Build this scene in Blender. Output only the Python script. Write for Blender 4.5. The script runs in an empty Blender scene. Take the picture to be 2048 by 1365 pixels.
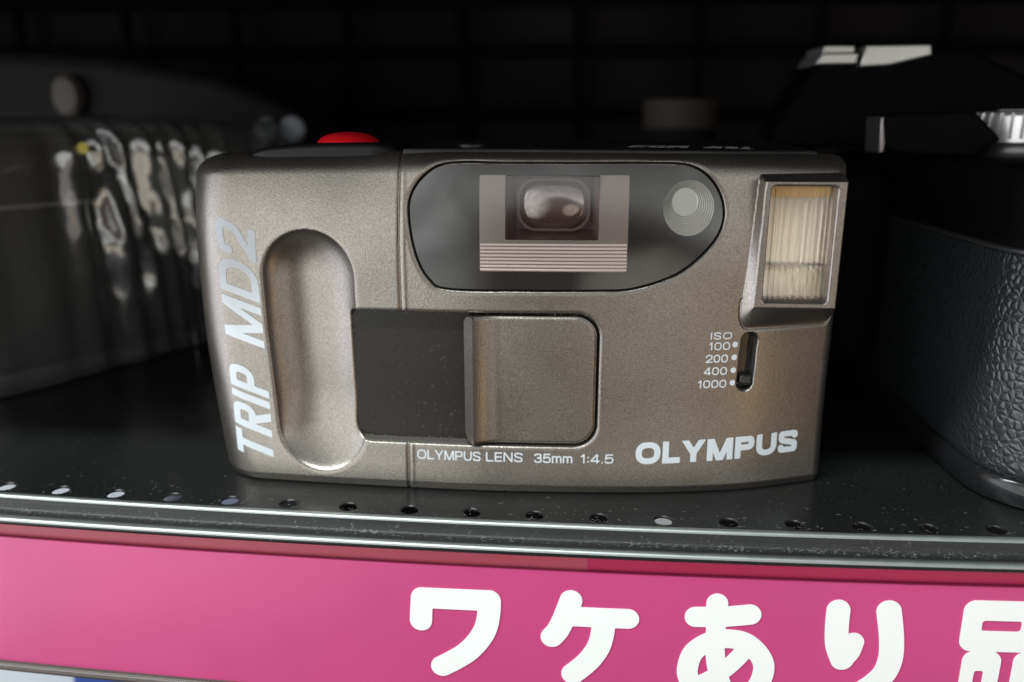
import bpy, bmesh, math, random
import numpy as np
from mathutils import Vector, Matrix

S = 0.001                      # every length below is written in millimetres
random.seed(4); rng = np.random.default_rng(4)
scn = bpy.context.scene
COL = scn.collection
R = math.radians

# ------------------------------------------------------------------ camera
cd = bpy.data.cameras.new('camera'); cam = bpy.data.objects.new('camera', cd); COL.objects.link(cam)
cam.location = (0, -150*S, 72*S)
cam.rotation_euler = (R(75), 0, R(4.5))
cd.sensor_width = 36; cd.lens = 1600/2048*36
cd.clip_start = 0.005; cd.clip_end = 20
cd.dof.use_dof = True; cd.dof.focus_distance = 0.151; cd.dof.aperture_fstop = 9.5
scn.camera = cam

# ------------------------------------------------------------------ world: the dim shop behind the photographer
w = bpy.data.worlds.new('World'); scn.world = w; w.use_nodes = True
nt = w.node_tree; nt.nodes.clear()
def wn(t): return nt.nodes.new(t)
tc = wn('ShaderNodeTexCoord')
def wmath(op, a, b=None):
    n = wn('ShaderNodeMath'); n.operation = op
    for i, v in enumerate((a, b)):
        if v is None: continue
        if isinstance(v, (int, float)): n.inputs[i].default_value = v
        else: nt.links.new(v, n.inputs[i])
    return n.outputs[0]
def wmix(fac, a, b):
    n = wn('ShaderNodeMix'); n.data_type = 'RGBA'
    nt.links.new(fac, n.inputs[0])
    for i, v in ((6, a), (7, b)):
        if isinstance(v, tuple): n.inputs[i].default_value = (*v, 1)
        else: nt.links.new(v, n.inputs[i])
    return n.outputs[2]
def blob(d, inner, outer):
    """1 inside `inner` degrees of direction d, 0 outside `outer` degrees"""
    n = wn('ShaderNodeVectorMath'); n.operation = 'DOT_PRODUCT'
    nt.links.new(tc.outputs['Generated'], n.inputs[0]); n.inputs[1].default_value = Vector(d).normalized()
    m = wn('ShaderNodeMapRange'); m.interpolation_type = 'SMOOTHSTEP'
    nt.links.new(n.outputs['Value'], m.inputs[0])
    m.inputs[1].default_value = math.cos(R(outer)); m.inputs[2].default_value = math.cos(R(inner))
    return m.outputs[0]
sep = wn('ShaderNodeSeparateXYZ'); nt.links.new(tc.outputs['Generated'], sep.inputs[0])
ramp = wn('ShaderNodeValToRGB'); cr = ramp.color_ramp
nt.links.new(wmath('MULTIPLY_ADD', sep.outputs[2], 0.5), ramp.inputs[0]); ramp.inputs[0].links[0].from_node.inputs[2].default_value = 0.5
cr.elements[0].position = 0.0; cr.elements[0].color = (.10, .085, .07, 1)
cr.elements[1].position = 1.0; cr.elements[1].color = (.45, .48, .5, 1)
for p, c in ((.30, (.20, .165, .135)), (.40, (.38, .33, .29)), (.455, (1.0, .97, .92)), (.50, (2.3, 2.28, 2.18)), (.56, (2.0, 2.0, 1.95)), (.66, (.8, .82, .82)), (.8, (.45, .48, .5))):
    e = cr.elements.new(p); e.color = (*c, 1)
col = ramp.outputs[0]
nz = wn('ShaderNodeTexNoise'); nz.inputs['Scale'].default_value = 5; nz.inputs['Detail'].default_value = 2
nt.links.new(tc.outputs['Generated'], nz.inputs['Vector'])
mr = wn('ShaderNodeMapRange'); nt.links.new(nz.outputs[0], mr.inputs[0]); mr.inputs[1].default_value = .35; mr.inputs[2].default_value = .65; mr.inputs[3].default_value = .75; mr.inputs[4].default_value = 1.2
col = wmix(blob((.02, -.91, -.40), 23, 38), col, (.07, .054, .043))      # the person taking the picture
col = wmix(blob((.10, -.98, -.14), 8, 18), col, (.16, .10, .09))
col = wmix(blob((.30, -.93, -.24), 5, 13), col, (1.7, 1.55, 1.35))  # bright patch added to lighten the flash reflector
col = wmix(blob((.77, -.55, -.33), 10, 19), col, (3.3, 2.15, 1.15))    # warm patch low on the right, for the golden sheen
col = wmix(blob((.98, -.22, -.2), 20, 42), col, (.12, .10, .09))       # dark end of the shelf bay
col = wmix(blob((-.93, -.36, -.12), 14, 34), col, (3.0, 3.1, 3.5))
col = wmix(blob((-.58, -.81, -.06), 14, 34), col, (2.5, 2.55, 2.5))    # bright aisle to the left
vm = wn('ShaderNodeVectorMath'); vm.operation = 'SCALE'; nt.links.new(col, vm.inputs[0]); nt.links.new(mr.outputs[0], vm.inputs['Scale'])
bgd = wn('ShaderNodeBackground'); nt.links.new(vm.outputs[0], bgd.inputs[0]); bgd.inputs[1].default_value = 0.66
wo = wn('ShaderNodeOutputWorld'); nt.links.new(bgd.outputs[0], wo.inputs[0])

# ------------------------------------------------------------------ the shop's ceiling tube, and an added fill lamp below the shelf
def lamp(name, loc, target, sx, sy, power, colr):
    d = bpy.data.lights.new(name, 'AREA'); d.shape = 'RECTANGLE'; d.size = sx*S; d.size_y = sy*S; d.energy = power; d.color = colr
    o = bpy.data.objects.new(name, d); COL.objects.link(o)
    o.location = Vector(loc)*S
    o.rotation_euler = (math.atan2(target[1]-loc[1], loc[2]-target[2]), 0, 0)      # the tube stays parallel to the shelf
    return o
lamp('ceiling_tube', (-700, -480, 900), (-60, 0, 0), 1500, 70, 15.5, (.93, 1, .98))
lamp('low_fill_lamp', (-190, 22, -6), (-190, 80, -110), 260, 14, .026, (.9, .97, 1))  # added fill, lights the boxes below through the holes

scn.view_settings.view_transform = 'Standard'; scn.view_settings.look = 'None'
scn.view_settings.exposure = 0.4; scn.view_settings.gamma = 1; scn.view_settings.use_curve_mapping = False
scn.cycles.max_bounces = 12; scn.cycles.transparent_max_bounces = 16
scn.cycles.use_denoising = True
scn.cycles.caustics_reflective = False; scn.cycles.caustics_refractive = True
scn.cycles.sample_clamp_indirect = 4

# ------------------------------------------------------------------ materials
def mat(name, base, rough=.5, metal=0., spec=.5, coat=0., coat_r=.05, trans=0., ior=1.5, alpha=1., bump=None, var=None, dust=0., rvar=None):
    """bump=(scale per mm, strength, distance mm, detail); var=(scale per mm, amount) colour variation; dust = pale speckle amount"""
    m = bpy.data.materials.new(name); m.use_nodes = True
    t = m.node_tree; b = t.nodes['Principled BSDF']
    b.inputs['Base Color'].default_value = (*base, 1); b.inputs['Roughness'].default_value = rough
    b.inputs['Metallic'].default_value = metal; b.inputs['Specular IOR Level'].default_value = spec
    b.inputs['Coat Weight'].default_value = coat; b.inputs['Coat Roughness'].default_value = coat_r
    b.inputs['Transmission Weight'].default_value = trans; b.inputs['IOR'].default_value = ior; b.inputs['Alpha'].default_value = alpha
    tc = t.nodes.new('ShaderNodeTexCoord')
    def noise(sc, det=2, rough=.5):
        n = t.nodes.new('ShaderNodeTexNoise'); n.inputs['Scale'].default_value = sc/S; n.inputs['Detail'].default_value = det
        n.inputs['Roughness'].default_value = rough
        t.links.new(tc.outputs['Object'], n.inputs['Vector']); return n.outputs[0]
    def mrange(x, a, bb, c, d):
        n = t.nodes.new('ShaderNodeMapRange'); t.links.new(x, n.inputs[0])
        for i, v in enumerate((a, bb, c, d)): n.inputs[i+1].default_value = v
        return n.outputs[0]
    colsock = None
    if var:
        f = mrange(noise(var[0], 3), .3, .7, 1-var[1], 1+var[1])
        v = t.nodes.new('ShaderNodeVectorMath'); v.operation = 'SCALE'; v.inputs[0].default_value = base
        t.links.new(f, v.inputs['Scale']); colsock = v.outputs[0]
    if dust:
        a = mrange(noise(1.1, 4, .7), .60, .72, 0, 1); c = mrange(noise(.09, 3), .38, .68, .15, 1)
        mm = t.nodes.new('ShaderNodeMath'); mm.operation = 'MULTIPLY'; t.links.new(a, mm.inputs[0]); t.links.new(c, mm.inputs[1])
        m2 = t.nodes.new('ShaderNodeMath'); m2.operation = 'MULTIPLY'; t.links.new(mm.outputs[0], m2.inputs[0]); m2.inputs[1].default_value = dust
        x = t.nodes.new('ShaderNodeMix'); x.data_type = 'RGBA'; t.links.new(m2.outputs[0], x.inputs[0])
        if colsock: t.links.new(colsock, x.inputs[6])
        else: x.inputs[6].default_value = (*base, 1)
        x.inputs[7].default_value = (.34, .33, .31, 1); colsock = x.outputs[2]
    if colsock: t.links.new(colsock, b.inputs['Base Color'])
    if rvar: t.links.new(mrange(noise(rvar[0], 3), .3, .7, rough-rvar[1], rough+rvar[1]), b.inputs['Roughness'])
    if bump:
        n = t.nodes.new('ShaderNodeBump'); n.inputs['Strength'].default_value = bump[1]; n.inputs['Distance'].default_value = bump[2]*S
        t.links.new(noise(bump[0], bump[3] if len(bump) > 3 else 2), n.inputs['Height']); t.links.new(n.outputs[0], b.inputs['Normal'])
    return m

M = {}
M['paint'] = mat('pewter paint', (.264, .243, .218), .31, .92, bump=(3.4, .85, .04, 2), var=(3.0, .22), rvar=(.06, .055))
M['flashpaint'] = mat('pewter paint smooth', (.3, .27, .235), .34, .88, bump=(3.2, .3, .02, 2))
M['blackplastic'] = mat('black plastic', (.009, .009, .010), .36, spec=.4, bump=(1.4, .2, .02), dust=.15)
M['darkplastic'] = mat('dark plastic', (.008, .008, .009), .42, spec=.22, bump=(1.4, .2, .02))
M['glossblack'] = mat('gloss black', (.012, .012, .013), .16, dust=.15)
M['satinblack'] = mat('satin black', (.0035, .0035, .0045), .5, spec=.22, rvar=(.08, .1))
M['window'] = mat('smoked window', (.022, .021, .020), .06, coat=.3, spec=.7, ior=1.5, dust=.10, rvar=(.12, .03))
M['finder'] = mat('finder glass', (.40, .35, .33), .20, .5, alpha=.62, bump=(1.2, .15, .03))
M['finderdark'] = mat('finder inside', (.12, .09, .085), .25)
M['ring'] = mat('finder ring', (.12, .095, .09), .3, .4)
M['eyelens'] = mat('eye lens', (.05, .03, .028), .06, spec=1., coat=1., ior=1.8)
M['frost'] = mat('frosted ribs', (.72, .60, .565), .28, .2, spec=.8)
M['frost2'] = mat('meter lens', (.40, .40, .375), .28, spec=.7, coat=.3)
M['clearglass'] = mat('clear plastic', (1, .985, .96), .03, trans=1., ior=1.46)
M['reflector'] = mat('flash reflector', (1, .93, .82), .34, .8)
M['amber'] = mat('amber cap', (.80, .56, .26), .35, .5)
M['tube'] = mat('flash tube', (.85, .8, .7), .1, .2, coat=.5)
M['pocket'] = mat('barrier floor', (.014, .012, .0105), .30, spec=.28, dust=.2, bump=(.8, .1, .02))
M['ink'] = mat('pale printing', (.58, .62, .66), .45)
M['ink2'] = mat('grey printing', (.50, .54, .60), .38)
M['white'] = mat('white letters', (.80, .82, .81), .4)
M['red'] = mat('red button', (.85, .008, .02), .42, spec=.4)
M['shelf'] = mat('black shelf enamel', (.010, .0105, .0105), .32, spec=.38, bump=(.25, .12, .08, 4), dust=.3, rvar=(.05, .1))
M['rail'] = mat('rail highlight', (.36, .385, .375), .42, .85, rvar=(.3, .05))  # pale metal stands in for the highlight along the black beads
M['railblack'] = mat('rail enamel', (.016, .017, .017), .22, dust=.25)
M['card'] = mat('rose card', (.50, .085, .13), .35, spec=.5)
M['card2'] = mat('crimson card', (.52, .032, .11), .35, spec=.5)
M['clear'] = None
M['groove'] = mat('dusty groove', (.014, .015, .015), .5, dust=1.)
M['holder'] = mat('brown rim', (.06, .045, .04), .25, dust=.2)
M['back'] = mat('charcoal panel', (.017, .015, .0155), .85, spec=.2, var=(.012, .35))
M['wire'] = mat('wire', (.0025, .0025, .003), .7, spec=.08)
M['board'] = mat('shelf board', (.02, .02, .021), .6)
M['silver'] = mat('dull silver', (.62, .63, .60), .32, .75, bump=(1, .1, .02))
M['chrome'] = mat('brushed dial', (.80, .79, .80), .32, .6)
M['case'] = mat('soft case', (.011, .010, .0115), .7, spec=.3, bump=(.7, .5, .15), var=(.05, .3))
M['bagcam'] = mat('bagged camera', (.030, .031, .033), .30, dust=.1)
M['dullmetal2'] = mat('grey collar', (.16, .16, .165), .35, .8)
M['dullmetal'] = mat('pale lit edge', (.30, .28, .28), .35, .8)
M['greycard'] = mat('grey card', (.42, .42, .40), .5)
M['yellow'] = mat('yellow dot', (.55, .46, .05), .5)
M['tan'] = mat('tan knob', (.13, .11, .10), .6)
M['lid'] = mat('canister lid', (.10, .08, .065), .7)
M['dullknob'] = mat('dull knob', (.30, .32, .36), .5)
M['whitebox'] = mat('pale card', (.78, .84, .90), .6)
M['bluebox'] = mat('blue card', (.015, .07, .38), .5)
M['greybox'] = mat('grey blue card', (.22, .25, .34), .5)
M['lint'] = mat('lint', (.26, .26, .24), .9)

def pink_mat():
    m = mat('pink sign', (.50, .056, .185), .34, spec=.45, coat=.25, coat_r=.12, bump=(.02, .25, 1.2, 2), var=(.03, .05))
    return m
M['pink'] = pink_mat()

def leather_mat():
    m = mat('leatherette', (.024, .027, .030), .34, spec=.7)
    t = m.node_tree; b = t.nodes['Principled BSDF']
    tc = t.nodes.new('ShaderNodeTexCoord')
    nz = t.nodes.new('ShaderNodeTexNoise'); nz.inputs['Scale'].default_value = .35/S; nz.inputs['Detail'].default_value = 2
    t.links.new(tc.outputs['Object'], nz.inputs['Vector'])
    mx = t.nodes.new('ShaderNodeMix'); mx.data_type = 'VECTOR'; mx.inputs[0].default_value = .0012
    ad = t.nodes.new('ShaderNodeVectorMath'); ad.operation = 'MULTIPLY_ADD'
    t.links.new(nz.outputs['Color'], ad.inputs[0]); ad.inputs[1].default_value = (.0016,)*3; t.links.new(tc.outputs['Object'], ad.inputs[2])
    v = t.nodes.new('ShaderNodeTexVoronoi'); v.feature = 'DISTANCE_TO_EDGE'; v.inputs['Scale'].default_value = .60/S
    t.links.new(ad.outputs[0], v.inputs['Vector'])
    r = t.nodes.new('ShaderNodeMapRange'); t.links.new(v.outputs['Distance'], r.inputs[0]); r.inputs[1].default_value = 0; r.inputs[2].default_value = .28
    bp = t.nodes.new('ShaderNodeBump'); bp.inputs['Strength'].default_value = .8; bp.inputs['Distance'].default_value = .24*S
    t.links.new(r.outputs[0], bp.inputs['Height']); t.links.new(bp.outputs[0], b.inputs['Normal'])
    return m
M['leather'] = leather_mat()

def film_mat():
    m = bpy.data.materials.new('clear film'); m.use_nodes = True; t = m.node_tree; t.nodes.clear()
    o = t.nodes.new('ShaderNodeOutputMaterial'); tr = t.nodes.new('ShaderNodeBsdfTransparent'); tr.inputs[0].default_value = (.95, .96, .96, 1)
    gl = t.nodes.new('ShaderNodeBsdfGlossy'); gl.inputs['Roughness'].default_value = .10; gl.inputs[0].default_value = (.95, .96, .95, 1)
    fr = t.nodes.new('ShaderNodeLayerWeight'); fr.inputs[0].default_value = .40
    mr_ = t.nodes.new('ShaderNodeMapRange'); mr_.inputs[3].default_value = .24; mr_.inputs[4].default_value = .9
    t.links.new(fr.outputs['Facing'], mr_.inputs[0])
    m2 = t.nodes.new('ShaderNodeMixShader'); t.links.new(mr_.outputs[0], m2.inputs[0]); t.links.new(tr.outputs[0], m2.inputs[1]); t.links.new(gl.outputs[0], m2.inputs[2])
    df = t.nodes.new('ShaderNodeBsdfDiffuse'); df.inputs[0].default_value = (.75, .76, .74, 1)
    m3 = t.nodes.new('ShaderNodeMixShader'); m3.inputs[0].default_value = .08; t.links.new(m2.outputs[0], m3.inputs[1]); t.links.new(df.outputs[0], m3.inputs[2])
    t.links.new(m3.outputs[0], o.inputs[0]); return m
M['film'] = film_mat()
def lens_mat():
    m = mat('flash lens', (1, .985, .96), .03, trans=1., ior=1.46); t = m.node_tree; o = t.nodes['Material Output']; b = t.nodes['Principled BSDF']
    tr = t.nodes.new('ShaderNodeBsdfTransparent'); tr.inputs[0].default_value = (.97, .95, .92, 1)
    mx = t.nodes.new('ShaderNodeMixShader'); mx.inputs[0].default_value = .5
    t.links.new(b.outputs[0], mx.inputs[1]); t.links.new(tr.outputs[0], mx.inputs[2]); t.links.new(mx.outputs[0], o.inputs[0]); return m
M['flashlens'] = lens_mat()
def pane_mat():
    m = bpy.data.materials.new('clear pane'); m.use_nodes = True; t = m.node_tree; t.nodes.clear()
    o = t.nodes.new('ShaderNodeOutputMaterial'); tr = t.nodes.new('ShaderNodeBsdfTransparent'); tr.inputs[0].default_value = (.92, .88, .87, 1)
    gl = t.nodes.new('ShaderNodeBsdfGlossy'); gl.inputs['Roughness'].default_value = .03
    mx = t.nodes.new('ShaderNodeMixShader'); mx.inputs[0].default_value = .10
    t.links.new(tr.outputs[0], mx.inputs[1]); t.links.new(gl.outputs[0], mx.inputs[2]); t.links.new(mx.outputs[0], o.inputs[0]); return m
M['pane'] = pane_mat()

# ------------------------------------------------------------------ object helpers
def thing(name, loc, label, cat, group=None):
    o = bpy.data.objects.new(name, None); COL.objects.link(o); o.location = Vector(loc)*S; o.empty_display_size = .01
    o['label'] = label; o['category'] = cat
    if group: o['group'] = group
    return o
def tag(o, label, cat, group=None):
    o['label'] = label; o['category'] = cat
    if group: o['group'] = group
    return o
def root_loc(o):
    v = Vector((0, 0, 0))
    while o is not None: v += Vector(o.location); o = o.parent
    return v
def mk(name, verts, faces, material, parent=None, smooth=True, sharp=None):
    """one mesh object, vertices given in scene millimetres"""
    off = root_loc(parent)
    me = bpy.data.meshes.new(name)
    v = np.asarray(verts, float)*S - np.array(off)
    me.from_pydata(v.tolist(), [], [list(map(int, f)) for f in faces]); me.update()
    if smooth: me.polygons.foreach_set('use_smooth', [True]*len(me.polygons))
    if sharp is not None:
        me.set_sharp_from_angle(angle=R(sharp))
    me.materials.append(material)
    o = bpy.data.objects.new(name, me); COL.objects.link(o); o.parent = parent
    return o
def bevel(o, width, seg=3, angle=35):
    b = o.modifiers.new('bevel', 'BEVEL'); b.width = width*S; b.segments = seg; b.limit_method = 'ANGLE'; b.angle_limit = R(angle); b.harden_normals = False
    return o
def box(name, lo, hi, material, parent=None, bev=0, seg=3):
    x0, y0, z0 = lo; x1, y1, z1 = hi
    v = [(x0,y0,z0),(x1,y0,z0),(x1,y1,z0),(x0,y1,z0),(x0,y0,z1),(x1,y0,z1),(x1,y1,z1),(x0,y1,z1)]
    f = [(0,3,2,1),(4,5,6,7),(0,1,5,4),(1,2,6,5),(2,3,7,6),(3,0,4,7)]
    o = mk(name, v, f, material, parent, smooth=bool(bev), sharp=40 if bev else None)
    if bev: bevel(o, bev, seg)
    return o
def prism_xz(name, poly, y0, y1, material, parent=None, bev=0, inset=0.):
    """closed polygon in x,z extruded along y"""
    n = len(poly); cx = sum(p[0] for p in poly)/n; cz = sum(p[1] for p in poly)/n
    area = sum(poly[i][0]*poly[(i+1)%n][1]-poly[(i+1)%n][0]*poly[i][1] for i in range(n))
    if area < 0: poly = poly[::-1]
    v = [(x, y0, z) for x, z in poly] + [(cx+(x-cx)*(1-inset), y1, cz+(z-cz)*(1-inset)) for x, z in poly]
    f = [tuple(range(n)), tuple(range(2*n-1, n-1, -1))] + [(i, i+n, (i+1)%n+n, (i+1)%n) for i in range(n)]
    o = mk(name, v, f, material, parent, smooth=bool(bev), sharp=35 if bev else None)
    if bev: bevel(o, bev)
    return o
def lathe(name, prof, c, material, parent=None, n=48, axis='z', sx=1., sy=1.):
    """profile (r, h) spun about the vertical (or y) axis through c"""
    v = []; f = []
    for (r, h) in prof:
        for k in range(n):
            a = 2*math.pi*k/n; p = (r*math.cos(a)*sx, r*math.sin(a)*sy, h)
            v.append((c[0]+p[0], c[1]+p[1], c[2]+p[2]) if axis == 'z' else (c[0]+p[0], c[1]-p[2], c[2]+p[1]))
    for i in range(len(prof)-1):
        for k in range(n):
            f.append((i*n+k, i*n+(k+1)%n, (i+1)*n+(k+1)%n, (i+1)*n+k))
    f.append(tuple(range(n-1, -1, -1))); f.append(tuple(range((len(prof)-1)*n, len(prof)*n)))
    return mk(name, v, f, material, parent, sharp=38)
def tube_path(name, pts, r, material, parent=None, n=8, close=False):
    pts = [Vector(p) for p in pts]; v = []; f = []
    for i, p in enumerate(pts):
        t = (pts[min(i+1, len(pts)-1)]-pts[max(i-1, 0)]).normalized()
        a = t.orthogonal().normalized(); b = t.cross(a)
        for k in range(n):
            th = 2*math.pi*k/n; v.append(p + r*(a*math.cos(th)+b*math.sin(th)))
    for i in range(len(pts)-1):
        for k in range(n): f.append((i*n+k, i*n+(k+1)%n, (i+1)*n+(k+1)%n, (i+1)*n+k))
    f.append(tuple(range(n-1, -1, -1))); f.append(tuple(range((len(pts)-1)*n, len(pts)*n)))
    return mk(name, v, f, material, parent)

# ------------------------------------------------------------------ signed distances (negative inside) and meshes made from them
def catmull(pts, n=12, closed=True):
    P = np.array(pts, float); N = len(P); out = []
    for i in range(N if closed else N-1):
        if closed: p0, p1, p2, p3 = P[i-1], P[i], P[(i+1)%N], P[(i+2)%N]
        else: p0, p1, p2, p3 = P[max(i-1,0)], P[i], P[i+1], P[min(i+2,N-1)]
        for t in np.linspace(0, 1, n, endpoint=False):
            out.append(.5*((2*p1)+(-p0+p2)*t+(2*p0-5*p1+4*p2-p3)*t*t+(-p0+3*p1-3*p2+p3)*t**3))
    if not closed: out.append(P[-1])
    return np.array(out)
def sd_poly(P, X, Z):
    P = np.asarray(P, float); d = np.full(X.shape, 1e9); ins = np.zeros(X.shape, bool)
    for i in range(len(P)):
        a = P[i]; b = P[(i+1) % len(P)]; e = b-a
        wx = X-a[0]; wz = Z-a[1]; t = np.clip((wx*e[0]+wz*e[1])/max(e@e, 1e-12), 0, 1)
        d = np.minimum(d, (wx-t*e[0])**2+(wz-t*e[1])**2)
        c = (a[1] > Z) != (b[1] > Z)
        if abs(e[1]) > 1e-12: ins ^= c & (X < a[0]+e[0]*(Z-a[1])/e[1])
    d = np.sqrt(d); return np.where(ins, -d, d)
def sd_chain(P, r, X, Z):
    d = np.full(X.shape, 1e9)
    for a, b in zip(P[:-1], P[1:]):
        a = np.array(a); e = np.array(b)-a; wx = X-a[0]; wz = Z-a[1]
        t = np.clip((wx*e[0]+wz*e[1])/max(e@e, 1e-12), 0, 1)
        d = np.minimum(d, np.hypot(wx-t*e[0], wz-t*e[1]))
    return d-r
def sd_rbox(x0, z0, x1, z1, r, X, Z):
    qx = np.abs(X-(x0+x1)/2)-(x1-x0)/2+r; qz = np.abs(Z-(z0+z1)/2)-(z1-z0)/2+r
    return np.minimum(np.maximum(qx, qz), 0)+np.hypot(np.maximum(qx, 0), np.maximum(qz, 0))-r
def sstep(a, b, x):
    t = np.clip((x-a)/(b-a), 0, 1); return t*t*(3-2*t)

def sdf_mesh(name, fn, x0, z0, x1, z1, h, surf, thick, material, parent=None, sharp=35):
    """plate whose outline is fn<0, front face on y = surf(x, z), side walls going `thick` deeper"""
    V, F = march(fn, x0, z0, x1, z1, h)
    V = np.array(V); n = len(V)
    front = np.column_stack([V[:, 0], surf(V[:, 0], V[:, 1]), V[:, 1]])
    cnt = {}
    for p in F:
        for a, b in zip(p, p[1:]+p[:1]): cnt[(a, b)] = 1
    bd = [(a, b) for (a, b) in cnt if (b, a) not in cnt]
    bv = sorted({a for e in bd for a in e}); mp = {a: n+k for k, a in enumerate(bv)}
    back = front[bv].copy(); back[:, 1] += thick
    F2 = F + [(b, a, mp[a], mp[b]) for a, b in bd]
    return mk(name, np.vstack([front, back]), F2, material, parent, sharp=sharp)
def march(fn, x0, z0, x1, z1, h):
    """polygons covering fn<0, outline found by marching squares"""
    nx = int((x1-x0)/h)+2; nz = int((z1-z0)/h)+2
    X, Z = np.meshgrid(x0+np.arange(nx)*h, z0+np.arange(nz)*h)
    D = fn(X, Z); V = []; idx = {}; F = []
    def vert(key, x, z):
        if key not in idx: idx[key] = len(V); V.append((x, z))
        return idx[key]
    def corner(j, i): return vert(('c', j, i), X[j, i], Z[j, i])
    def edge(j, i, j2, i2):
        a, b = D[j, i], D[j2, i2]; t = min(max(a/(a-b), .002), .998)
        k = ('e',)+tuple(sorted(((j, i), (j2, i2))))
        return vert(k, X[j, i]+(X[j2, i2]-X[j, i])*t, Z[j, i]+(Z[j2, i2]-Z[j, i])*t)
    neg = D < 0
    act = neg[:-1, :-1] | neg[1:, :-1] | neg[:-1, 1:] | neg[1:, 1:]
    for j, i in np.argwhere(act):
        cs = [(j, i), (j, i+1), (j+1, i+1), (j+1, i)]; poly = []
        for k in range(4):
            a, b = cs[k], cs[(k+1) % 4]
            if neg[a]: poly.append(corner(*a))
            if neg[a] != neg[b]: poly.append(edge(*a, *b))
        if len(poly) >= 3: F.append(poly)
    return V, F

# ------------------------------------------------------------------ lettering drawn from strokes
def sd_butt(P, r, X, Z, closed=False):
    """stroke along a polyline, square ends"""
    P = np.array(P, float); d = np.full(X.shape, 1e9); m = len(P)-1
    for i in range(m):
        a = P[i]; e = P[i+1]-a; L = math.hypot(*e); u = e/L
        s_ = (X-a[0])*u[0]+(Z-a[1])*u[1]; q = np.abs((X-a[0])*-u[1]+(Z-a[1])*u[0])
        dd = np.hypot(s_-np.clip(s_, 0, L), q)-r
        if not closed and i == 0: dd = np.where(s_ < 0, np.maximum(q-r, -s_), dd)
        if not closed and i == m-1: dd = np.where(s_ > L, np.maximum(q-r, s_-L), dd)
        d = np.minimum(d, dd)
    return d
def earc(cx, cz, rx, rz, a0, a1, n=14, p=1.0):
    o = []
    for i in range(n+1):
        a = R(a0+(a1-a0)*i/n); c, s_ = math.cos(a), math.sin(a)
        o.append((cx+rx*math.copysign(abs(c)**p, c), cz+rz*math.copysign(abs(s_)**p, s_)))
    return o
def letter(ch, w, t, sq=.8):
    """strokes of a character of height 1 and width w, stroke t"""
    h = t/2; bowl = lambda z0, z1, x1: [(h, z1-h), (x1-(z1-z0)/2*.8, z1-h)]+earc(x1-(z1-z0)/2*.8, (z0+z1)/2, (z1-z0)/2*.8-h, (z1-z0)/2-h, 88, -88, 12, .85)+[(x1-(z1-z0)/2*.8, z0+h), (h, z0+h)]
    V_ = [(h, 0), (h, 1)]
    if ch in 'O0': return [(earc(w/2, .5, w/2-h, .5-h, 0, 360, 40, sq), True)]
    if ch == 'L': return [V_, [(0, h), (w, h)]]
    if ch == 'Y': return [[(h*.9-.07*w, 1.12), (w/2, .40)], [(w-h*.9+.07*w, 1.12), (w/2, .40)], [(w/2, 0), (w/2, .46)]]
    if ch == 'M': return [V_, [(w-h, 0), (w-h, 1)], [(h*.9, 1.1), (w/2, -.02)], [(w-h*.9, 1.1), (w/2, -.02)]]
    if ch == 'N': return [V_, [(w-h, 0), (w-h, 1)], [(h*.7, 1.05), (w-h*.7, -.05)]]
    if ch == 'P': return [V_, bowl(.36, 1, w)]
    if ch == 'R': return [V_, bowl(.40, 1, w), [(w*.42, .50), (w-h*.55, -.12)]]
    if ch == 'D': return [V_, [(h, 1-h), (w*.45, 1-h)]+earc(w*.45, .5, w*.55-h, .5-h, 88, -88, 16, .85)+[(w*.45, h), (h, h)]]
    if ch == 'I': return [V_]
    if ch == 'T': return [[(0, 1-h), (w, 1-h)], [(w/2, 0), (w/2, 1)]]
    if ch == 'U': return [[(h, 1), (h, .45)]+earc(w/2, .45, w/2-h, .45-h, 180, 360, 16, .85)+[(w-h, .45), (w-h, 1)]]
    if ch == 'E': return [V_, [(0, h), (w, h)], [(0, 1-h), (w, 1-h)], [(0, .5), (w*.93, .5)]]
    if ch == 'S': return [catmull([(w-h*.9, .74), (w*.82, .90-h*.35), (w*.5, 1-h), (w*.18, .90-h*.2), (h, .74), (w*.2, .585), (w*.5, .5), (w*.82, .41), (w-h, .265), (w*.82, .10+h*.2), (w*.5, h), (w*.18, .10+h*.35), (h*.9, .27)], 5, False)]
    if ch == '2': return [catmull([(h, .66), (w*.12, .84-h*.3), (w*.5, 1-h), (w*.86, .88-h*.3), (w-h, .70), (w*.80, .50), (w*.45, .30), (h*.9, h*.6)], 5, False), [(0, h), (w, h)]]
    if ch == '3': return [catmull([(h, .76), (w*.2, .92-h*.4), (w*.5, 1-h), (w*.85, .9-h*.4), (w-h*1.1, .745), (w*.82, .58), (w*.42, .535)], 5, False), catmull([(w*.42, .535), (w*.84, .47), (w-h, .28), (w*.85, .1+h*.4), (w*.5, h), (w*.18, .09+h*.4), (h, .26)], 5, False)]
    if ch == '5': return [[(w*.93, 1-h), (w*.16, 1-h)], [(w*.2, 1), (w*.1, .42)], catmull([(w*.08, .47), (w*.5, .64-h*.3), (w*.88, .52), (w-h, .32), (w*.86, .11+h*.3), (w*.5, h), (w*.15, .09+h*.4), (h, .25)], 5, False)]
    if ch == '4': return [[(w*.72, 0), (w*.72, 1)], [(w*.72, 1.0), (h*.6, .30)], [(0, .235+h*.3), (w, .235+h*.3)]]
    if ch == '1': return [[(w*.66, 0), (w*.66, 1)], [(w*.70, .97), (w*.1, .70)]]
    if ch == 'm': return [[(h, 0), (h, .74)]]+[[(h+k*(w-t)/2, .45)]+earc(h+(k+.5)*(w-t)/2, .46, (w-t)/4, .27-h*.4, 180, 0, 10, .8)+[(h+(k+1)*(w-t)/2, .45), (h+(k+1)*(w-t)/2, 0)] for k in (0, 1)]
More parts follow.
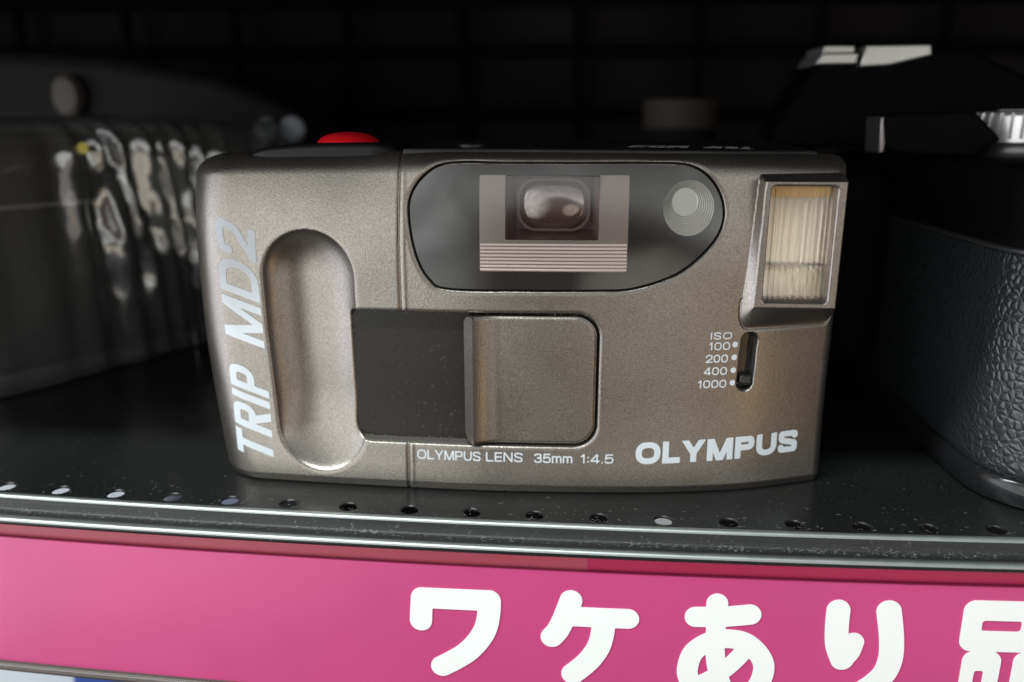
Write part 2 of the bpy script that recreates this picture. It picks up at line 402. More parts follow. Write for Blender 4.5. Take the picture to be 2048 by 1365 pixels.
    if ch == ':': return [[(w/2, .12), (w/2, .12+t)], [(w/2, .56), (w/2, .56+t)]]
    if ch == '.': return [[(w/2, 0), (w/2, t)]]
    return []
WID = dict(O=1.16, L=.82, Y=1.08, M=1.24, P=.95, U=1.02, S=.96, E=.84, N=1.02, I=None, R=1.0, T=.98, D=1.04)
def lettering(name, runs, place, material, parent):
    """runs: (text, a0, b0, width, height, stroke, gap, shear, widths); place(a, b) -> point on the surface"""
    V = []; F = []
    for (body, a0, b0, wd, ht, t, gap, sh, wf) in runs:
        pos = []; x = 0
        for ch in body:
            if ch == '*': w_ = .5
            elif ch in '.:': w_ = t*1.3
            elif ch == 'I': w_ = t
            elif ch.isdigit(): w_ = .92*wf if ch != '1' else .55*wf
            elif ch == 'm': w_ = 1.15*wf
            else: w_ = WID[ch]*wf
            pos.append((ch, x, w_)); x += w_+gap
        tot = x-gap; k = (wd-sh*ht)/tot
        for ch, x, w_ in pos:
            wl = w_*k/ht                       # real width in letter heights
            if ch == '*':
                fn = lambda X, Z: np.hypot(X-.25*k/ht*2, Z-.5)-.36
                wl = 1.0
            else:
                st = letter(ch, wl, t)
                def fn(X, Z, st=st, ch=ch):
                    d = np.full(X.shape, 1e9)
                    for q in st:
                        c = isinstance(q, tuple); d = np.minimum(d, sd_butt(q[0] if c else q, t/2, X, Z, c))
                    return np.maximum(d, np.maximum(-Z, Z-1))
            hh = min(.05, .10/ht if ht > 3 else .06)
            v, f = march(fn, -.12, -.06, wl+.12, 1.06, hh); o = len(V)
            for (px, pz) in v: V.append(place(a0+x*k+px*ht+sh*pz*ht, b0+pz*ht))
            F += [[q+o for q in p] for p in f]
    return mk(name, V, F, material, parent, smooth=False)

# ================================================================== the shelf
def bow(x): return 2.5e-4*(np.asarray(x, float)-15)**2          # the shelf front bows a little
def make_shelf():
    V = []; F = []; idx = {}
    def vert(x, y, z):
        k = (round(x, 4), round(y, 4), round(z, 4))
        if k not in idx: idx[k] = len(V); V.append((x, y+float(bow(x)) if y < 150 else y, z))
        return idx[k]
    P = 12.2; xc = [-6.6+P*k for k in range(-16, 17)]; hy = -10.6; r = 1.9; T = .45
    n = 32
    x0, x1 = xc[0]-P/2, xc[-1]+P/2
    ya, yb = hy-2.6, hy+P/2
    for c in xc:
        # square cell with a round hole
        sq = []; ci = []
        for k in range(n):
            a = 2*math.pi*k/n; ca, sa = math.cos(a), math.sin(a)
            hx = P/2; hyy = (yb-hy) if sa > 0 else (hy-ya)
            t = min(hx/abs(ca) if abs(ca) > 1e-9 else 1e9, hyy/abs(sa) if abs(sa) > 1e-9 else 1e9)
            sq.append((c+ca*t, hy+sa*t)); ci.append((c+ca*r, hy+sa*r))
        corners = {}
        def ang(p): return math.atan2(p[1]-hy, p[0]-c) % (2*math.pi)
        cor = sorted([((x, y), ang((x, y))) for x in (c-P/2, c+P/2) for y in (ya, yb)], key=lambda q: q[1])
        for k in range(n):
            p, q = sq[k], sq[(k+1) % n]; a0 = 2*math.pi*k/n; a1 = 2*math.pi*(k+1)/n
            mid = [co for co, an in cor if a0+1e-6 < an < a1-1e-6]
            poly = [vert(*ci[k], 0), vert(*p, 0)]+[vert(*m_, 0) for m_ in mid]+[vert(*q, 0), vert(*ci[(k+1) % n], 0)]
            F.append(poly)
            # rounded edge and wall of the hole
            def rim(kk, dr, z): a = 2*math.pi*kk/n; return vert(c+(r-dr)*math.cos(a), hy+(r-dr)*math.sin(a), z)
            k2 = (k+1) % n
            F.append((rim(k, 0, 0), rim(k2, 0, 0), rim(k2, .22, -.2), rim(k, .22, -.2)))
            F.append((rim(k, .22, -.2), rim(k2, .22, -.2), rim(k2, .22, -T), rim(k, .22, -T)))
    # sheet behind the row, with matching columns
    ys = [yb, 5, 15, 30, 60, 100, 150, 262]
    xs = sorted({round(x, 4) for c in xc for x in ([c-P/2, c+P/2]+[c+math.cos(2*math.pi*k/n)*min(P/2/max(abs(math.cos(2*math.pi*k/n)), 1e-9), (yb-hy)/max(abs(math.sin(2*math.pi*k/n)), 1e-9)) for k in range(1, n//2)])})
    xs = [x for i, x in enumerate(xs) if i == 0 or x-xs[i-1] > 1e-3]
    for y_, y2 in zip(ys[:-1], ys[1:]):
        for a, b in zip(xs[:-1], xs[1:]): F.append((vert(a, y_, 0), vert(b, y_, 0), vert(b, y2, 0), vert(a, y2, 0)))
    # outer wings
    for (a, b) in ((-490, x0), (x1, 490)):
        for y_, y2 in zip([ya]+ys[:-1], ys): F.append((vert(a, y_, 0), vert(b, y_, 0), vert(b, y2, 0), vert(a, y2, 0)))
    o = mk('shelf', V, F, M['shelf'], None, smooth=False)
    o['kind'] = 'structure'
    return o
shelf = make_shelf()

def extrude_x(name, prof, material, parent, x0=-230, x1=200, n=44, sharp=50, extra=lambda x: 0.):
    xs = np.linspace(x0, x1, n); V = []; F = []; m = len(prof)
    for x in xs:
        b = float(bow(x)); e = extra(x)
        for (y, z) in prof: V.append((x, y+b, z+e))
    for i in range(n-1):
        for k in range(m-1): F.append((i*m+k, i*m+k+1, (i+1)*m+k+1, (i+1)*m+k))
    return mk(name, V, F, material, parent, sharp=sharp)
def arc(cy, cz, r, a0, a1, n=9): return [(cy+r*math.cos(R(a0+(a1-a0)*i/(n-1))), cz+r*math.sin(R(a0+(a1-a0)*i/(n-1)))) for i in range(n)]
# front edge of the shelf: upper bead, dusty groove, lower bead
extrude_x('edge_bead', [(-13.2, 0), (-13.6, .03)]+arc(-14.3, -.42, .85, 88, 165), M['rail'], shelf)
extrude_x('edge_flank', [(-15.12, -.18), (-15.3, -.5), (-15.5, -.9)], M['railblack'], shelf)
extrude_x('edge_groove', [(-15.5, -.9), (-15.6, -1.9), (-16.0, -2.35), (-17.0, -2.5)], M['groove'], shelf)
extrude_x('edge_lip', [(-17.0, -2.5), (-17.6, -2.5), (-17.7, -2.7)], M['railblack'], shelf)
extrude_x('edge_bead', [(-17.7, -2.7)]+arc(-18.0, -3.5, .85, 85, 165), M['rail'], shelf)
extrude_x('edge_flank', arc(-18.0, -3.5, .85, 167, 240, 6)+[(-17.8, -4.35), (-15.0, -4.4)], M['railblack'], shelf)

# compartment round the cameras
def structure(o): o['kind'] = 'structure'; return o
structure(box('back_wall', (-490, 262, -160), (490, 268, 142), M['back']))
structure(box('upper_shelf', (-490, -35.8, 134), (490, 262, 142), M['board']))  # unseen shelf above, brought forward to shade the camera's top
structure(box('upper_light_shield', (-490, -40, 113), (490, -36, 142), M['board']))  # unseen strip, placed to keep the tube's light off the camera's top
structure(box('side_wall', (-496, -12, -160), (-490, 268, 142), M['board']))
structure(box('side_wall', (490, -12, -160), (496, 268, 142), M['board']))
structure(box('lower_shelf', (-490, -16, -168), (490, 262, -160), M['board']))

# wire grid hung on the back wall
gr = thing('wire_grid', (0, 250, 0), 'black wire grid panel hanging in the dark at the back of the shelf', 'wire grid')
V = []; F = []
def bar(p, q, r):
    p, q = Vector(p), Vector(q); t = (q-p).normalized(); a = t.orthogonal().normalized(); b = t.cross(a); o = len(V)
    for c in (p, q):
        for k in range(8): th = k*math.pi/4; V.append(c+r*(a*math.cos(th)+b*math.sin(th)))
    for k in range(8): F.append((o+k, o+(k+1) % 8, o+8+(k+1) % 8, o+8+k))
for x in range(-440, 441, 55): bar((x, 250, 2), (x, 250, 132), 2.6)
for z in (20, 48, 78, 106, 128): bar((-470, 246, z), (470, 246, z), 2.6)
mk('wire', V, F, M['wire'], gr)

# ================================================================== pink sign strip under the shelf edge
YS = -16.5
sign = thing('shelf_sign', (0, YS, -38), 'pink price strip sign with white Japanese lettering along the shelf front', 'sign')
def sign_y(x): return YS+bow(x)
prof = [(-15.8, -8.3), (-16.45, -8.3)]+[(YS-.25*math.sin(math.pi*t), -8.3-29.7*t) for t in np.linspace(0, 1, 14)]
def sag(x): return -.0004*(x-30)**2*0.0
extrude_x('panel', prof, M['pink'], sign, sharp=60)
extrude_x('rim', [(-15.9, -37.6), (-17.2, -37.7)]+arc(-17.1, -38.6, .85, 100, 260)+[(-16.6, -39.6), (-15.6, -39.6)], M['holder'], sign)
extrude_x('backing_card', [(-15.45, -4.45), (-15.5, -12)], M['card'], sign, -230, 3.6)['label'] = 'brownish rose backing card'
extrude_x('backing_card', [(-15.40, -4.45), (-15.45, -12)], M['card2'], sign, 3.3, 200)['label'] = 'crimson backing card'
GLY = {
    'wa': [[[(-28.17, -20.19), (-28.03, -17.73), (-27.82, -15.26)], 2.17], [[(-27.82, -15.26), (-14.82, -15.12)], 2.17], [[(-14.82, -15.12), (-14.94, -17.8), (-15.56, -21.02), (-16.91, -23.75), (-18.95, -26.35), (-21.51, -28.43), (-24.25, -30.22)], 2.2]],
    'ke': [[[(0.65, -14.19), (-0.02, -16.28), (-0.95, -18.93), (-1.83, -20.84), (-2.86, -22.21)], 2.13], [[(0.65, -17.54), (5.5, -17.54), (11.45, -17.49)], 2.04], [[(6.83, -17.77), (6.78, -20.37), (6.16, -23.59), (4.76, -26.33), (3.16, -28.33), (1.29, -30.18)], 2.2]],
    'a': [[[(27.71, -13.4), (27.77, -19.23), (27.93, -23.67), (28.74, -28.15), (30.26, -32.64)], 1.79], [[(27.71, -13.4), (27.7, -14.12)], 1.98], [[(23.96, -16.42), (28.83, -16.17), (33.8, -15.47)], 2.07], [[(33.35, -22.9), (32.6, -24.3), (30.52, -26.98), (28.4, -28.93), (26.24, -30.4), (24.34, -31.09)], 1.67], [[(24.34, -31.09), (23.28, -29.62), (23.02, -27.35), (23.78, -24.29), (25.59, -22.31), (27.89, -21.07), (30.09, -20.76), (32.97, -21.16), (35.31, -22.88), (36.93, -25.4), (37.17, -28.02), (36.26, -31.12), (33.87, -33.57)], 1.95]],
    'ri': [[[(49.69, -13.88), (49.73, -17.31), (50.15, -21.12), (51.38, -24.26)], 2.13], [[(53.05, -20.4), (52.52, -22.64), (51.38, -24.26)], 1.92], [[(58.74, -13.77), (59.75, -18.94), (60.14, -23.3), (59.49, -26.68), (57.75, -29.22), (55.34, -31.45)], 2.23]],
}
def glyph_fn(strokes):
    S2 = [(catmull(p, 8, False), r) for p, r in strokes]
    def fn(X, Z):
        d = np.full(X.shape, 1e9)
        for p, r in S2: d = np.minimum(d, sd_chain(p, r, X, Z))
        return d
    return fn
def sign_surf(x, z):
    t = np.clip((-8.3-z)/29.7, 0, 1); return YS+bow(x)-.25*np.sin(np.pi*t)-.18
for g, st in GLY.items():
    allp = np.array([q for p, r in st for q in p])
    sdf_mesh('character', glyph_fn(st), allp[:, 0].min()-3, allp[:, 1].min()-3, allp[:, 0].max()+3, allp[:, 1].max()+3, .2, sign_surf, .17, M['white'], sign)
HIN = [((72.02, -21.45, 86.12, -11.01, 2.17), (75.59, -17.2, 82.66, -15.03, 0.56)), ((73.11, -32.6, 80.1, -21.42, 2.17), (75.55, -29.02, 77.27, -25.61, 0.5)), ((82.32, -32.39, 89.17, -21.33, 2.17), (85.0, -28.83, 86.42, -25.62, 0.5))]
def hin_fn(X, Z):
    d = np.full(X.shape, 1e9)
    for a, b in HIN:
        d = np.minimum(d, np.maximum(sd_rbox(*a[:4], a[4], X, Z), -sd_rbox(*b[:4], b[4], X, Z)))
    return d
sdf_mesh('character', hin_fn, 70, -34, 91, -10, .18, sign_surf, .17, M['white'], sign)

# ================================================================== the compact camera
CAM = thing('compact_camera', (-11, 20, 0), 'pewter compact camera with red button and sliding lens cover standing on the black shelf', 'camera')
_xs = np.linspace(-95, 75, 341)
_sy = np.interp(_xs, [-95, -72, -50, -20, 0, 20, 35, 50, 58, 75], [3.6, 2.2, .6, -.5, 0, 1.5, 4.1, 9.6, 13, 19])
_k = np.exp(-.5*(np.arange(-30, 31)*.5/4.)**2); _k /= _k.sum()
_sp = np.convolve(np.pad(_sy, 30, mode='edge'), _k, 'valid')
def Sf(x): return np.interp(x, _xs, _sp)

def Bf(x, z):
    x = np.asarray(x, float); z = np.asarray(z, float)
    return Sf(x) + (.0038+.0037*(1-sstep(-46, -22, x)))*np.maximum(z-44, 0)**2 - 1.3*(np.maximum(20-z, 0)/20)**2
ZT, ZB, XL, XR = 67.6, 0.0, -78.2, 52.6
WIN = catmull([(-23.6, 65.55), (-28.2, 63.6), (-31.2, 59.6), (-31.6, 54.8), (-30.3, 48.0), (-27.9, 43.6), (-24.2, 41.7), (-10, 41.55), (4, 41.65), (11.5, 42.1), (20.0, 45.2), (26.2, 51.0), (27.9, 56.4), (26.0, 61.6), (21.6, 65.0), (14, 65.6), (0, 65.6), (-12, 65.6)], 8)
FLASH = [(34.9, 62.6), (33.0, 39.0), (33.0, 36.6), (34.0, 34.6), (36, 34.0), (50.4, 34.0), (50.4, 62.8), (36, 62.8)]
def warp(X, Z):
    X2 = X - np.where(X < -30, 3.2*(np.clip((36-Z)/36, 0, 1))**2*np.clip((-30-X)/30, 0, 1), 0)
    Z2 = Z + np.where(Z > 34, .00023*(X+12)**2*np.clip((Z-34)/34, 0, 1), 0)
    return X2, Z2
def outline(X, Z):
    X2, Z2 = warp(X, Z)
    q = []
    top = sd_rbox(XL, -40, XR, ZT, 3.0, X2, Z2)
    tl = sd_rbox(XL, -60, XR+60, ZT, 8.5, X2, Z2)
    bl = sd_rbox(XL, ZB, XR+60, ZT+60, 5.5, X2, Z2)
    br = sd_rbox(XL-60, ZB, XR, ZT+60, 3.5, X2, Z2)
    return np.maximum(np.maximum(top, tl), np.maximum(bl, br))
def quarter(d, rx, ry):
    t = np.clip(d/rx, 0, 1); return ry*(1-np.sqrt(np.clip(1-(1-t)**2, 0, 1)))
def grip_sd(X, Z): return sd_chain([(-52.0, 43.4), (-51.9, 33), (-50.9, 12.5)], 9.35, X, Z)
PCK = [(-44.3, 37.3), (-44.0, 12.5), (-42.6, 10.8), (-40, 10.5), (-20, 10.2), (1, 9.9), (3.6, 11.0), (4.9, 13.6), (5.1, 33.6), (3.6, 36.2), (.6, 37.05), (-20, 37.2)]
def pocket_sd(X, Z):
    return np.maximum(np.maximum(sd_rbox(-44.2, 9.95, 5.1, 37.15, 1.4, X, Z), sd_rbox(-80, 9.95, 5.1, 37.15, 4.6, X, Z)), sd_rbox(-44.2, 9.95, 60, 80, 3.4, X, Z))
def slot_sd(X, Z): return sd_chain([(34.45, 31.6), (34.15, 22.9)], 1.62, X, Z)
FH = 2.2
def flash_blend(X, Z):
    xin = 34.75+(62.3-Z)*-.02; wid = .6+(62.3-Z)*.066
    tl = np.clip((xin-X)/wid, 0, 9); tb = np.clip((38.7-Z)/4.6, 0, 9); tr = np.clip((X-49.4)/2.6, 0, 9); tt = np.clip((Z-62.3)/1.0, 0, 9)
    return np.sqrt(np.maximum(tl, tr)**2+np.maximum(tb, tt)**2)
def front(X, Z, feat=True):
    X2, Z2 = warp(X, Z)
    Y = Bf(X, Z) + quarter(X2-XL, 10.5, 9.5) + quarter(XR-X2, 2.2, 2.6) + quarter(ZT-Z2, 4.2, 3.4) + quarter(Z2-ZB, .5, .4) + .38*np.maximum(1.75-Z2, 0)
    if not feat: return Y
    k = flash_blend(X, Z); inb = (X > 30) & (Z > 30) & (Z < 66) & (k < 1.15)
    ks = np.clip(k, 0, 1)
    H = FH*(1-ks)+(Y+.02)*ks - .0
    H = H + .35*np.exp(-((k-1.0)/.07)**2)*(Z < 40)
    Y = np.where(inb & (FH < Y+1), np.minimum(Y+.35*(Z < 40), H), Y)
    rec = sd_rbox(35.9, 39.6, 47.7, 61.5, .7, X, Z)               # flash recess
    Y = Y + 7.5*sstep(.1, -.45, rec)
    xs_ = -33.25 - .006*(Z-30) ; xs_ = np.where(Z > 30, -33.6+.018*np.maximum(Z-50, 0), -33.0)
    Y = Y + .55*np.exp(-((X-xs_)/.2)**2) - .10*np.exp(-((X-xs_-.9)/.35)**2)
    w_ = sd_poly(WIN, X, Z)
    Y = Y + 9*sstep(.5, -.1, sd_rbox(-13.6, 50.9, 4.9, 63.7, .25, X, Z))
    Y = Y + 1.3*sstep(.12, -.3, w_) + .18*sstep(.9, 0, w_)
    p_ = pocket_sd(X, Z)
    g = grip_sd(X, Z); t = np.clip(-g/9.35, 0, 1)
    Y = Y + np.where(g < 0, 3.9*(.62+.38*sstep(3, 20, Z))*np.power(np.clip(1-(1-t)**2, 0, 1), .75), 0) + .12*sstep(.7, 0, g)*(g >= 0) + .12*(g < 0)*(1-t)
    Yb = Sf(X) + 2.6
    a = sstep(.15, -.35, p_)
    Y = Y*(1-a) + np.maximum(Y+.05, Yb+.2)*a
    Y = Y + .15*sstep(.8, 0, p_)*(p_ > 0)
    Y = Y + 2.4*sstep(.12, -.3, slot_sd(X, Z))
    return Y

def make_body():
    h = .2
    x0, z0 = XL-1.1, ZB-1.1
    nx = int((XR-x0+1.2)/h)+1; nz = int((ZT-z0+1.2)/h)+1
    X, Z = np.meshgrid(x0+np.arange(nx)*h, z0+np.arange(nz)*h)
    D = outline(X, Z)
    # move the vertices just outside on to the outline
    e = .02
    for _ in range(3):
        gx = (outline(X+e, Z)-outline(X-e, Z))/(2*e); gz = (outline(X, Z+e)-outline(X, Z-e))/(2*e); g2 = np.maximum(gx*gx+gz*gz, .2)
        o = np.where((D > 0) & (D < 1.0), D, 0); X = X-gx*o/g2; Z = Z-gz*o/g2
        if _ == 0: ins = D < 0
        Dn = outline(X, Z); D = np.where(ins, D, Dn)
    act = ins[:-1, :-1] | ins[1:, :-1] | ins[:-1, 1:] | ins[1:, 1:]
    Y = front(X, Z)
    used = np.zeros(X.shape, bool)
    jj, ii = np.nonzero(act)
    for dj in (0, 1):
        for di in (0, 1): used[jj+dj, ii+di] = True
    num = np.full(X.shape, -1); num[used] = np.arange(used.sum())
    V = np.column_stack([X[used], Y[used], Z[used]])
    F = np.column_stack([num[jj, ii], num[jj, ii+1], num[jj+1, ii+1], num[jj+1, ii]])
    E = np.vstack([F[:, [0, 1]], F[:, [1, 2]], F[:, [2, 3]], F[:, [3, 0]]])
    s = set(map(tuple, E.tolist())); bd = [(a, b) for a, b in s if (b, a) not in s]
    bv = sorted({a for e_ in bd for a in e_}); mp = {a: k for k, a in enumerate(bv)}; n = len(V); m = len(bv)
    P = V[bv]; rings = []
    for t in (.12, 1.0):
        Q = P.copy(); Q[:, 1] = P[:, 1]+(42-P[:, 1])*t; rings.append(Q)
    cen = np.array([[-12, 42.0, 34]])
    VV = np.vstack([V]+rings+[cen]); FF = F.tolist()
    for a, b in bd:
        i, k = mp[a], mp[b]
        FF.append((b, a, n+i, n+k)); FF.append((n+k, n+i, n+m+i, n+m+k)); FF.append((n+m+k, n+m+i, n+2*m))
    return mk('body', VV, FF, M['paint'], CAM, sharp=None)
body = make_body()

# smoked front window with finder, frame ribs and light-meter lens
def surf_off(o): return lambda x, z: Bf(x, z)+o
fx0, fx1, fz0, fz1 = -17.95, 9.9, 45.4, 63.3
HOLE = (-13.1, 51.4, 4.4, 63.2)
def hole_sd(X, Z): return sd_rbox(*HOLE, .25, X, Z)
win = sdf_mesh('front_window', lambda X, Z: np.maximum(sd_poly(WIN, X, Z)+.42, -hole_sd(X, Z)), -33, 40, 30, 67, .25, surf_off(.12), 1.1, M['window'], CAM)
sdf_mesh('finder_frame', lambda X, Z: np.maximum(sd_rbox(fx0, fz0, fx1, fz1, .3, X, Z), -hole_sd(X, Z)), fx0-1, fz0-1, fx1+1, fz1+1, .25, surf_off(.07), .05, M['finder'], win)
# finder tunnel with its eye lens at the back
hx0, hz0, hx1, hz1 = HOLE
fy = 1.2; by = 7.5
V = [(hx0, fy, hz0), (hx1, fy, hz0), (hx1, fy, hz1), (hx0, fy, hz1), (hx0+1.5, by, hz0+1.2), (hx1-1.5, by, hz0+1.2), (hx1-1.5, by, hz1-1), (hx0+1.5, by, hz1-1)]
mk('finder_tunnel', V, [(0, 1, 5, 4), (1, 2, 6, 5), (2, 3, 7, 6), (3, 0, 4, 7), (4, 5, 6, 7)], M['finderdark'], win, smooth=False)
def eye_sd(X, Z): return sd_rbox(-10.6, 53.0, 2.2, 62.2, 3.4, X, Z)
sdf_mesh('finder_lens', eye_sd, -12, 52, 4, 63, .2, lambda x, z: 5.6-1.9*np.sqrt(np.clip(1-((x+4.2)/7.2)**2-((z-57.6)/5.4)**2, 0, 1)), 1.0, M['eyelens'], win)
sdf_mesh('finder_ring', lambda X, Z: np.abs(sd_rbox(-10.9, 52.8, 2.5, 62.3, 3.5, X, Z))-.28, -12.5, 51, 4.5, 64, .15, lambda x, z: 4.6+0*x, .8, M['ring'], win)
sdf_mesh('finder_glass', lambda X, Z: sd_rbox(hx0+.03, hz0+.03, hx1-.03, hz1-.03, .2, X, Z), -14, 50, 6, 65, .3, surf_off(.16), .05, M['pane'], win)
V = []; F = []
for k in range(8):
    z = 45.75+k*.68; xs = np.linspace(fx0+.1, fx1-.1, 24); o = len(V); pr = [(-.23, 0), (-.12, -.16), (0, -.22), (.12, -.16), (.23, 0)]
    for x in xs:
        for dz, dy in pr: V.append((x, float(Bf(x, z))+.05+dy*.8, z+dz))
    for i in range(23):
        for q in range(4): F.append((o+i*5+q, o+(i+1)*5+q, o+(i+1)*5+q+1, o+i*5+q+1))
mk('finder_ribs', V, F, M['frost'], win)
# meter lens: stepped rings sliding down and right, as moulded
V = []; F = []; mc = (21.0, 57.35)
def ml_y(x, z): return float(Bf(x, z))
n = 48; rings = []
for k in range(8):
    r = 4.75-.31*k; cx = mc[0]-.115*k; cz = mc[1]+.15*k
    rings += [(r, cx, cz, -.06-.04*k), (r-.03, cx, cz, -.26-.04*k), (r-.24, cx-.05, cz+.06, -.06-.04*k)]
for (r, cx, cz, dy) in rings:
    for j in range(n):
        a = 2*math.pi*j/n; x = cx+r*math.cos(a); z = cz+r*1.09*math.sin(a); V.append((x, ml_y(x, z)+.08+dy, z))
for i in range(len(rings)-1):
    for j in range(n): F.append((i*n+j, i*n+(j+1) % n, (i+1)*n+(j+1) % n, (i+1)*n+j))
F.append(tuple(range((len(rings)-1)*n, len(rings)*n)))
mk('meter_lens', V, F, M['frost2'], win, sharp=25)

# lens barrier: dark floor and the sliding cover parked over the lens
sdf_mesh('lens_window', lambda X, Z: pocket_sd(X, Z)+.3, -46, 8, 7, 39, .4, surf_off(2.55), .3, M['pocket'], CAM)
def cover_sd(X, Z):
    return np.maximum(np.maximum(sd_rbox(-21.3, 10.45, 4.62, 36.6, 1.6, X, Z), sd_rbox(-80, 10.45, 4.62, 36.6, 4.2, X, Z)), sd_rbox(-21.3+0*X, 10.45, 60, 80, 2.2, X, Z))
def cover_y(x, z):
    d = -cover_sd(x, z)
    ridge = -.75*np.exp(-np.clip(x+19.3, 0, 99)/2.6)*(1+0*x)
    u_ = np.clip((x+19.3)/5.6, 0, 1); ridge = -1.9*(1-u_)**2.2
    lip = np.where(x < -19.3, (-19.3-x)*1.3, 0)
    return Sf(x)+.12+ridge+lip+.28*(1-sstep(0, .55, d))*(x > -19.3)
sdf_mesh('lens_cover', cover_sd, -22, 9.8, 5.4, 37.4, .18, cover_y, 1.8, M['paint'], CAM, sharp=48)

# flash: reflector, tube and ribbed clear lens inside the raised housing
fl = thing('flash', (42, 5, 50), '', ''); del fl['label']; del fl['category']; fl.parent = CAM; fl.location = Vector((42+11, 5-20, 50))*S
V = []; F = []
zz = np.linspace(40.0, 61.4, 30); xx = np.linspace(36.1, 47.5, 64)
for z in zz:
    for x in xx:
        t = (z-40.0)/21.4; dep = 4.9*(1-abs(2*t-1)**2.4)+.30*math.sin(x*4.1)*(1 if 0.12 < t < .88 else .4)
        V.append((x, 5.6+dep*.38+(1.0*abs(math.sin(x*2.1+.4))+.45*math.sin(x*4.6) if z < 45.4 else 0), z))
for j in range(29):
    for i in range(63): F.append((j*64+i, j*64+i+1, (j+1)*64+i+1, (j+1)*64+i))
mk('reflector', V, F, M['reflector'], fl)
V2 = []; F2 = []
for i, x in enumerate(np.linspace(36.3, 47.3, 45)):
    V2 += [(x, 4.75, 61.3), (x, 5.35, 59.7-.55*abs(math.sin(i*.62))-.3*math.sin(i*.23)**2)]
for i in range(44): F2.append((2*i, 2*i+1, 2*i+3, 2*i+2))
FLTOP = (V2, F2)
tube_path('flash_tube', [(36.1, 6.4, 46.4), (47.5, 6.4, 46.4)], .22, M['tube'], fl, 14)
V = []; F = []; nr = 97; prof_n = 2
xs = np.linspace(36.1, 47.5, nr); zs = [40.15, 40.5, 41.2, 42, 43.3, 44.6, 45.2, 50, 55, 58.6, 59.2, 60.2, 60.9, 61.25]
def lens_y(x, z):
    y = 3.1+.30*math.cos((x-36.1)/11.4*2*math.pi*12)
    if z < 45: y += .20*math.cos((x-36.1)/11.4*2*math.pi*9+1.3)*(1 if z > 40.6 else .2)
    if z > 59: y += .16*math.cos((x-36.1)/11.4*2*math.pi*11+.6)*(1 if z < 60.8 else .2)
    edge = min(z-40.15, 61.25-z, x-36.1, 47.5-x)
    return y+.5*max(0, 1-edge/.5)**2
for z in zs:
    for x in xs: V.append((x, lens_y(x, z), z))
o2 = len(V)
for z in zs:
    for x in xs: V.append((x, 4.3, z))
nzv = len(zs)
for j in range(nzv-1):
    for i in range(nr-1):
        a = j*nr+i; F.append((a, a+1, a+nr+1, a+nr)); F.append((o2+a, o2+a+nr, o2+a+nr+1, o2+a+1))
for i in range(nr-1):
    F.append((i+1, i, o2+i, o2+i+1)); a = (nzv-1)*nr+i; F.append((a, a+1, o2+a+1, o2+a))
for j in range(nzv-1):
    a = j*nr; F.append((a, a+nr, o2+a+nr, o2+a)); a = j*nr+nr-1; F.append((a+nr, a, o2+a, o2+a+nr))
mk('reflector_cap', *FLTOP, M['amber'], fl, smooth=False)
mk('flash_lens', V, F, M['flashlens'], fl, sharp=50)

# film speed switch in its slot
sdf_mesh('slot_floor', lambda X, Z: slot_sd(X, Z)+.1, 32, 20, 37, 34, .2, surf_off(2.2), .2, M['glossblack'], CAM)
box('film_speed_switch', (33.0, 4.6, 22.3), (35.6, 6.6, 24.3), M['glossblack'], CAM, .5)

# top: black cover plate, grip ridge, red release button
def top_cover():
    poly = [(-33.0, 4.6), (-33.0, 40), (44, 40), (46.5, 13.5), (40, 11.0), (30, 7.6), (15, 5.4), (0, 4.4), (-20, 4.0)]
    V = []; F = []; n = len(poly); lv = [(0, 66.0), (0, 67.75), (.35, 68.05)]
    cx, cy = 5, 22
    for ins, z in lv:
        for x, y in poly:
            d = math.hypot(x-cx, y-cy); V.append((x+(cx-x)/d*ins, y+(cy-y)/d*ins, z + (max(0, y-6)*.035 if z > 67 else 0)-.00023*(x+12)**2))
    for k in range(len(lv)-1):
        for i in range(n): F.append((k*n+i, k*n+(i+1) % n, (k+1)*n+(i+1) % n, (k+1)*n+i))
    F = [f[::-1] for f in F]; F.append(tuple(range(3*n-1, 2*n-1, -1)))
    return mk('top_cover', V, F, M['blackplastic'], CAM, sharp=40)
top_cover()
def ridge():
    # long rounded bar under the button
    pts = [(-65.5, 9.6, 65.2), (-63.5, 8.2, 66.3), (-59.5, 7.2, 67.2), (-51, 6.6, 67.75), (-42.5, 6.2, 67.9), (-38, 6.2, 67.8), (-35, 8.2, 67.2)]
    C = catmull(pts, 8, False); V = []; F = []
    sec = [(-.6, -2.6), (-1.0, .1), (-.8, .75), (-.2, 1.05), (1.2, 1.15), (8, 1.15), (18, .9), (24, .2)]
    m = len(sec)
    for c in C:
        for dy, dz in sec: V.append((c[0], c[1]+dy, c[2]+dz))
    for i in range(len(C)-1):
        for k in range(m-1): F.append((i*m+k, (i+1)*m+k, (i+1)*m+k+1, i*m+k+1))
    F.append(tuple(range(m-1, -1, -1))); F.append(tuple(range((len(C)-1)*m, len(C)*m)))
    return mk('button_platform', V, F, M['darkplastic'], CAM, sharp=60)
ridge()
bp = [(6.3*math.cos(R(a)), .1+2.4*math.sin(R(a))) for a in range(0, 86, 6)]
lathe('shutter_button', [(6.3, -1.5)]+bp, (-46.1, 14, 68.5), M['red'], CAM)
lathe('rewind_button', [(3.2, -.4), (3.2, .2), (2.9, .45), (.3, .5)], (-20.5, 12, 68.4), M['blackplastic'], CAM)

